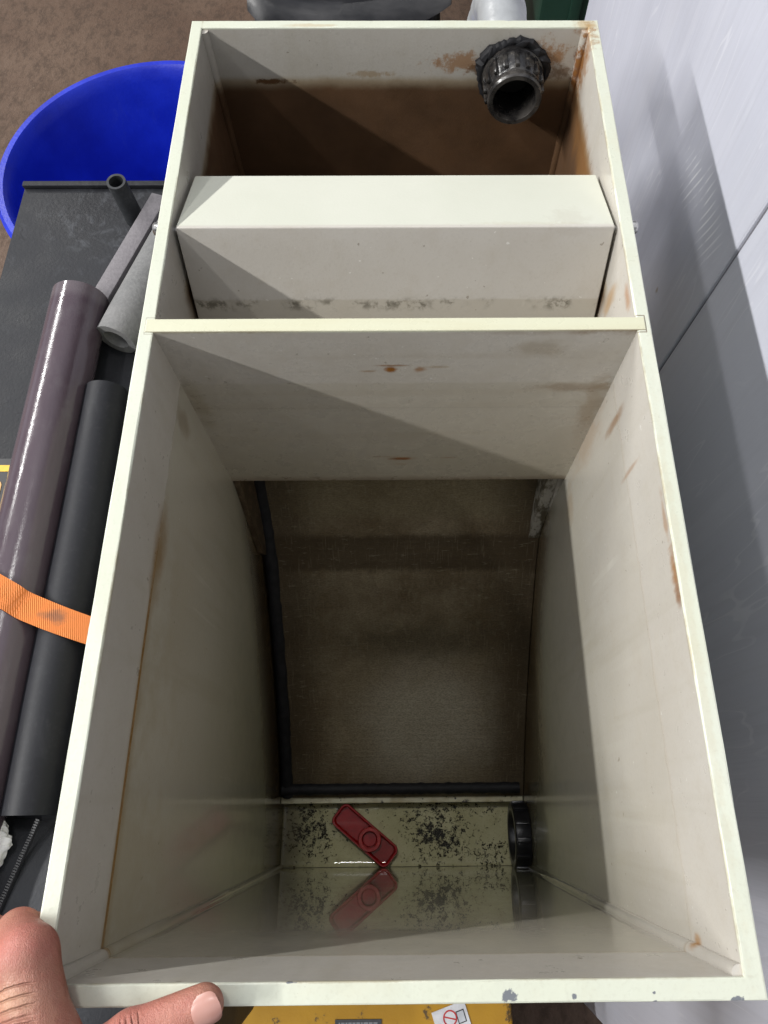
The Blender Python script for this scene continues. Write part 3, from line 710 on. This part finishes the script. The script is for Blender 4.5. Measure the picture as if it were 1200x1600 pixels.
# ------------------------------------------------------------------ pallet and pallet truck below
wood = NB('pallet_wood'); n = wood.noise(20, 4, .6, stretch=(1, .1, 1)); c = wood.mix(n, (.22, .15, .085), (.36, .26, .16)); woodm = wood.out(c, .8)
pa = thing('wooden_pallet', 'wooden pallet carrying the tank and the black box', 'pallet', (-.18, .45, -.812))
for i in range(5): link('deck_board', B(-.60 + i * .167, -.60 + i * .167 + .12, -.06, 1.02, -.690, -.6685, bev=.002), woodm, pa)
for y in (-.055, .43, .915):
    link('cross_board', B(-.60, .19, y, y + .1, -.7120, -.6905), woodm, pa)
    for x in (-.595, -.255, .085): link('block', B(x, x + .1, y + .002, y + .098, -.7895, -.7125), woodm, pa)
for x in (-.595, -.255, .085): link('bottom_board', B(x, x + .1, -.055, 1.015, -.8115, -.790), woodm, pa)
k = NB('scratched_yellow_paint'); n = k.noise(45, 5, .7); n2 = k.noise(8, 3)
c = k.mix(k.ss(.3, .7, n2), (.46, .235, .008), (.56, .30, .012)); c = k.mix(k.ss(.60, .66, n), c, (.05, .035, .02)); c = k.mix(k.ss(.52, .66, n) * .25, c, (.30, .16, .02)); k.bump(n, .0006); yel = k.out(c, .35)
pt = thing('pallet_truck', 'scratched yellow pallet truck with stickers under the front of the tank', 'pallet truck', (-.05, .3, -1.02))
for x in (-.235, .045): link('fork', B(x, x + .15, -.10, .95, -.860, -.8125, bev=.006), yel, pt, smooth=True)
link('body', prism([(-.275, -.345), (.185, -.345), (.150, -.215), (.145, -.10), (-.205, -.10), (-.232, -.190), (-.262, -.232)], -.90, -.760, 'z', bev=.006), yel, pt)
lb = link('rating_plate', B(-.093, -.030, -.250, -.1830, -.7598, -.7585), simple('plate_grey', (.055, .06, .065), .5), pt)
bm = bmesh.new()
for r in range(5):
    x = -.088
    while x < -.038:
        w = random.uniform(.002, .006); box(bm, x, x + w, -.1885 - r * .007, -.1862 - r * .007, -.7584, -.7581); x += w + .0012
link('plate_print', bm, simple('plate_print_grey', (.25, .26, .27), .5), lb)
def rot(bm, a, c): bmesh.ops.transform(bm, matrix=Matrix.Translation(c) @ Matrix.Rotation(a, 4, 'Z'), verts=bm.verts); return bm
SA, SC = math.radians(18), (.069, -.196, -.7590)
lb = link('warning_sticker', rot(B(-.0235, .0235, -.045, .028, -.0008, .0006), SA, SC), simple('sticker_white', (.72, .72, .74), .4), pt)
red = simple('sticker_red', (.55, .03, .03), .45); blk = simple('sticker_black', (.02, .02, .02), .5)
for cx, cy in ((-.008, .012), (-.011, -.020)):
    b2 = lathe([(.0078, .0007), (.0096, .0007), (.0096, .0010), (.0078, .0010)], (cx, cy, 0), 'z', 36)
    box(b2, cx - .0078, cx + .0078, cy - .0008, cy + .0008, .0007, .0010); link('prohibition_sign', rot(b2, SA - .5, SC), red, lb)
bm = bmesh.new(); box(bm, .008, .0195, .004, .019, .0007, .0009); box(bm, .006, .0195, -.030, -.010, .0007, .0009)
link('sticker_frame', rot(bm, SA, SC), blk, lb)
bm = bmesh.new(); box(bm, .0092, .0183, .0052, .0178, .0010, .0012); box(bm, .0072, .0183, -.0288, -.0112, .0010, .0012)
link('sticker_inset', rot(bm, SA, SC), simple('sticker_pale', (.6, .62, .66), .4), lb)
link('pump_cylinder', lathe([(.0001, 0), (.045, 0), (.045, .13), (.03, .14), (.0001, .14)], (-.05, -.40, -.95), 'z', 32, False), yel, pt, smooth=True)
for s in (-.045, .045): link('wheel', lathe([(.02, -.02), (.085, -.022), (.09, -.015), (.09, .015), (.085, .022), (.02, .02)], (-.05 + s, -.40, -.929), 'x', 36), M['rubber'], pt, smooth=True)

# ------------------------------------------------------------------ the photographer's hand on the near left corner
import openvdb
HV = .0011
lo_ = np.array([-.335, -.30, -.062]); hi_ = np.array([-.068, .068, .052])
nx, ny, nz = np.ceil((hi_ - lo_) / HV).astype(int)
gx = (lo_[0] + HV * np.arange(nx)).astype(np.float32)[:, None, None]
gy = (lo_[1] + HV * np.arange(ny)).astype(np.float32)[None, :, None]
gz = (lo_[2] + HV * np.arange(nz)).astype(np.float32)[None, None, :]
field = np.full((nx, ny, nz), .05, np.float32)
def seg(a, b, ra, rb, k_, flat=None):
    """smooth union of one tapered limb segment into the field (worked only near the segment)"""
    a, b = np.array(a, float), np.array(b, float); R_ = max(ra, rb) + .026
    i0 = np.maximum(((np.minimum(a, b) - R_ - lo_) / HV).astype(int), 0); i1 = np.minimum(((np.maximum(a, b) + R_ - lo_) / HV).astype(int) + 1, (nx, ny, nz))
    s = tuple(slice(p, q) for p, q in zip(i0, i1))
    x, y, z = gx[s[0]] - a[0], gy[:, s[1]] - a[1], gz[:, :, s[2]] - a[2]
    d = b - a; t = np.clip((x * d[0] + y * d[1] + z * d[2]) / float(d @ d), 0, 1)
    ex, ey, ez = x - t * d[0], y - t * d[1], z - t * d[2]
    if flat is not None:
        nrm, f_ = flat; h_ = ex * nrm[0] + ey * nrm[1] + ez * nrm[2]; q = (f_ - 1) * h_
        ex, ey, ez = ex + nrm[0] * q, ey + nrm[1] * q, ez + nrm[2] * q
    v = np.sqrt(ex * ex + ey * ey + ez * ez) - (ra + (rb - ra) * t)
    o = field[s]; m = np.clip(.5 + .5 * (o - v) / k_, 0, 1)
    field[s] = o * (1 - m) + v * m - k_ * m * (1 - m)
WR = (-.232, -.125, -.006)
FING = dict(
    index=[(-.1550, -.0120, .0150), (-.1690, .0235, .0130), (-.1860, .0300, -.0100), (-.1850, .0270, -.0300)],
    middle=[(-.1830, -.0170, .0140), (-.2050, .0180, .0050), (-.2090, .0270, -.0190), (-.2010, .0230, -.0390)],
    ring=[(-.2060, -.0210, .0080), (-.2230, .0130, .0000), (-.2270, .0300, -.0230), (-.2190, .0250, -.0420)],
    little=[(-.2260, -.0280, -.0010), (-.2420, .0010, -.0080), (-.2450, .0090, -.0270), (-.2370, .0060, -.0430)])
RAD = dict(index=(.0160, .0130, .0098, .0082), middle=(.0142, .0116, .0098, .0084), ring=(.0136, .0108, .0092, .008), little=(.0126, .0095, .0082, .0070))
TH = [(-.206, -.092, -.004), (-.1560, -.0330, .0060), (-.1180, -.0090, .0098), (-.0872, .0030, .0098)]
TR = (.0190, .0140, .0112, .0090)
seg((-.300, -.285, -.020), WR, .033, .026, .004, ((0, 0, 1), 1.25))
for f_ in ('index', 'middle', 'ring', 'little'): seg(WR, FING[f_][0], .0200, RAD[f_][0], .014)
seg((-.205, -.085, -.002), (-.1580, -.018, .0085), .018, .0135, .012)
for f_ in ('index', 'middle', 'ring', 'little'):
    P_, r_ = FING[f_], RAD[f_]
    seg(P_[0], P_[1], r_[0] * .93, r_[1] * .98, .006); seg(P_[1], P_[2], r_[1], r_[2], .0035); seg(P_[2], P_[3], r_[2], r_[3], .003)
seg(WR, TH[0], .022, TR[0], .010); seg(TH[0], TH[1], TR[0], TR[1], .012); seg(TH[1], TH[2], TR[1], TR[2], .006)
TN = np.array((-.02, -.30, .95)); TN /= np.linalg.norm(TN)
seg(TH[2], TH[3], TR[2], TR[3], .003, (TN, 1.12))
g = openvdb.FloatGrid(background=.05); g.copyFromArray(field); g.transform = openvdb.createLinearTransform(voxelSize=HV)
pts_, tri_, quad_ = g.convertToPolygons(isovalue=0.0, adaptivity=0)
me = bpy.data.meshes.new('hand'); pts_ = np.array(pts_) + lo_
me.from_pydata(pts_.tolist(), [], [q[::-1] for q in np.array(quad_).tolist()] + [q[::-1] for q in np.array(tri_).tolist()]); me.update()
bm = bmesh.new(); bm.from_mesh(me)
bmesh.ops.smooth_vert(bm, verts=bm.verts, factor=.5, use_axis_x=True, use_axis_y=True, use_axis_z=True)
bmesh.ops.smooth_vert(bm, verts=bm.verts, factor=.5, use_axis_x=True, use_axis_y=True, use_axis_z=True)
bmesh.ops.recalc_face_normals(bm, faces=bm.faces)
k = NB('skin'); n = k.noise(55, 4, .6); n2 = k.noise(420, 3, .7); n3 = k.noise(130, 4, .65)
c = k.mix(k.ss(.3, .7, n), (.34, .14, .098), (.42, .20, .142)); c = k.mix(k.ss(.45, .7, n3) * .5, c, (.36, .135, .10))
nb = k.noise(26, 4, .65, off=(2, 4, 1)); c = k.mix(k.ss(.42, .62, nb) * .6, c, (.40, .13, .105)); c = k.mix(k.ss(.62, .75, n2) * .25, c, (.28, .11, .075))
vr = k.vor(1000, stretch=(1, .7, 1), feature='DISTANCE_TO_EDGE')
PIP = FING['index'][1]
c = k.mix(k.spot((PIP[0] - .004, PIP[1] + .006, PIP[2]), (.016, .014, .03), n3, .5, .1) * .65, c, (.55, .20, .165))
c = k.mix(k.spot((-.1670, .0080, .02), (.014, .009, .03), n3, .5, .1) * .5, c, (.58, .36, .22))
c = k.mix(k.spot((-.098, -.001, .01), (.022, .014, .03), n3, .6, .2) * .55, c, (.50, .20, .15))
def crease(c0, c1, c2, dirx, diry, w, half):
    """one curved skin crease across a finger, as bump height"""
    u_ = (k.X - c0) * dirx + (k.Y - c1) * diry; v_ = (k.X - c0) * -diry + (k.Y - c1) * dirx
    return k.ss(w, 0, (u_ + v_ * v_ * 14 + (n3 - .5) * .002).abs()) * k.ss(half, half * .5, v_.abs()) * k.ss(-.002, .006, k.Z)
cr = None
fx, fy = -.30, .954
for d_, w in ((-.004, .0012), (.0, .0009), (-.009, .0010), (-.0135, .0013), (-.018, .0010), (.004, .0008), (-.0225, .0009), (-.0115, .0006), (-.006, .0006), (.008, .0007)):
    q = crease(-.1650 + fx * d_, .0060 + fy * d_, 0, fx, fy, w, .011); cr = q if cr is None else cr + q
tx, ty = .93, .36
for d_, w in ((0, .0013), (.0022, .0007), (-.0024, .0009), (-.0048, .0007), (.0048, .0006)):
    cr = cr + crease(-.1150 + tx * d_, -.0070 + ty * d_, 0, tx, ty, w, .010)
c = k.mix(cr * .22, c, (.27, .11, .08))
k.bump(n2 * .35 + n3 * .7 + k.ss(0, .15, vr) * .10 - cr * 1.0, .0009)
skin = k.out(c, k.ss(.3, .7, n3) * .15 + .40, .45)
k.b.inputs['Subsurface Weight'].default_value = .12; k.b.inputs['Subsurface Radius'].default_value = (.006, .0025, .0015); k.b.inputs['Subsurface Scale'].default_value = .5
hand = link('hand', bm, skin, None, smooth=True)
for p_ in hand.data.polygons: p_.use_smooth = True
tag(hand, 'bare left hand gripping the near corner of the tank rim, thumb along the front edge', 'hand')
# thumb nail
U = np.array(TH[3]) - np.array(TH[2]); U /= np.linalg.norm(U); N_ = TN - U * (TN @ U); N_ /= np.linalg.norm(N_); V = np.cross(N_, U)
bm = bmesh.new(); rows = []
for i in range(15):
    s_ = -1 + 2 * i / 14; row = []
    for j in range(13):
        t_ = -1 + 2 * j / 12
        wv = .0076 * (1 - .34 * max(0, -s_) ** 3 - .34 * max(0, s_) ** 4); a_ = t_ * wv / .0098
        u_ = .0017 + .0074 * s_ * (1 - (.22 if s_ < 0 else .16) * t_ * t_)
        R_ = .00825 - .0009 * max(0, s_) ** 2 + (.0003 - .0012 * max(0, -s_) ** 4)
        row.append(bm.verts.new(np.array(TH[3]) + U * u_ + V * (.0098 * math.sin(a_)) + N_ * (R_ - .0098 * (1 - math.cos(a_)) - .0006 * t_ ** 4)))
    rows.append(row)
for a, b in zip(rows, rows[1:]):
    for j in range(12): bm.faces.new([a[j], a[j + 1], b[j + 1], b[j]])
bmesh.ops.recalc_face_normals(bm, faces=bm.faces); bmesh.ops.solidify(bm, geom=list(bm.faces), thickness=.0006)
k = NB('nail'); n = k.noise(150, 3, .6); c = k.mix(n, (.46, .225, .185), (.53, .30, .25)); nailm = k.out(c, .30, .5)
link('thumb_nail', bm, nailm, hand, smooth=True)

# ------------------------------------------------------------------ lamps and sky-less hall light
wd = bpy.data.worlds.new('World'); S.world = wd; wd.use_nodes = True
nt = wd.node_tree; bg = nt.nodes['Background']
tc = nt.nodes.new('ShaderNodeTexCoord'); sp = nt.nodes.new('ShaderNodeSeparateXYZ'); nt.links.new(tc.outputs['Generated'], sp.inputs[0])
rp = nt.nodes.new('ShaderNodeValToRGB'); mr = nt.nodes.new('ShaderNodeMapRange'); mr.inputs['From Min'].default_value = -1
nt.links.new(sp.outputs['Z'], mr.inputs['Value']); nt.links.new(mr.outputs[0], rp.inputs[0])
e = rp.color_ramp.elements; e[0].position = .45; e[0].color = (.15, .15, .16, 1)
for p_, v_ in ((.505, 2.0), (.56, 1.6), (.66, .24), (.80, .14), (.965, 3.2)):
    q_ = e.new(p_); q_.color = (v_, v_ * 1.03, v_ * 1.12, 1)
e = e[:]; e = [e[0], e[-1]]; e[1].position = .9935; e[1].color = (.8, .8, .8, 1)
nt.links.new(rp.outputs[0], bg.inputs[0]); bg.inputs[1].default_value = .36
def strip(name, loc, target, sx, sy, power, col=(1, .99, .965)):
    l = bpy.data.lights.new(name, 'AREA'); l.shape = 'RECTANGLE'; l.size = sx; l.size_y = sy; l.energy = power; l.color = col
    o = bpy.data.objects.new(name, l); C.objects.link(o); o.location = Vector(loc) + Vector((0, 0, ZO))
    d = (Vector(target) - Vector(loc)).normalized(); z = -d; y = Vector((0, 1, 0)); y = (y - z * y.dot(z)).normalized(); x = y.cross(z)
    o.rotation_euler = Matrix((x, y, z)).transposed().to_euler(); return o
strip('ceiling_tube', (-3.5, -.35, 2.38), (0, .3, -.1), .09, 2.2, 200)
strip('ceiling_tube', (-3.5, 3.2, 2.38), (0, .5, -.1), .09, 2.4, 165)
strip('ceiling_tube', (-1.72, .25, 2.25), (0, .3, -.1), .09, 1.2, 20)
strip('ceiling_tube', (-.29, 1.0, 2.42), (-.05, .2, -.3), .30, .25, 12)

# ------------------------------------------------------------------ camera
cam = bpy.data.cameras.new('camera'); co = bpy.data.objects.new('camera', cam); C.objects.link(co)
co.location = (.0042629, .0853860, .3877529 + ZO)
co.rotation_euler = (.3974366, -.0040765, -.0086320)
cam.sensor_fit = 'VERTICAL'; cam.sensor_height = 36; cam.lens = 36 * 1095.1875 / 1600
cam.shift_x = -38.1359 / 1600; cam.shift_y = -2.0991 / 1600
cam.clip_start = .01; cam.clip_end = 60
S.camera = co
S.view_settings.view_transform = 'Standard'; S.view_settings.look = 'None'; S.view_settings.gamma = 1; S.view_settings.exposure = -.13
S.view_settings.use_curve_mapping = False
S.cycles.caustics_reflective = False; S.cycles.max_bounces = 8; S.cycles.diffuse_bounces = 4; S.cycles.glossy_bounces = 4; S.cycles.transparent_max_bounces = 8
S.cycles.use_denoising = True; S.cycles.sample_clamp_indirect = 4
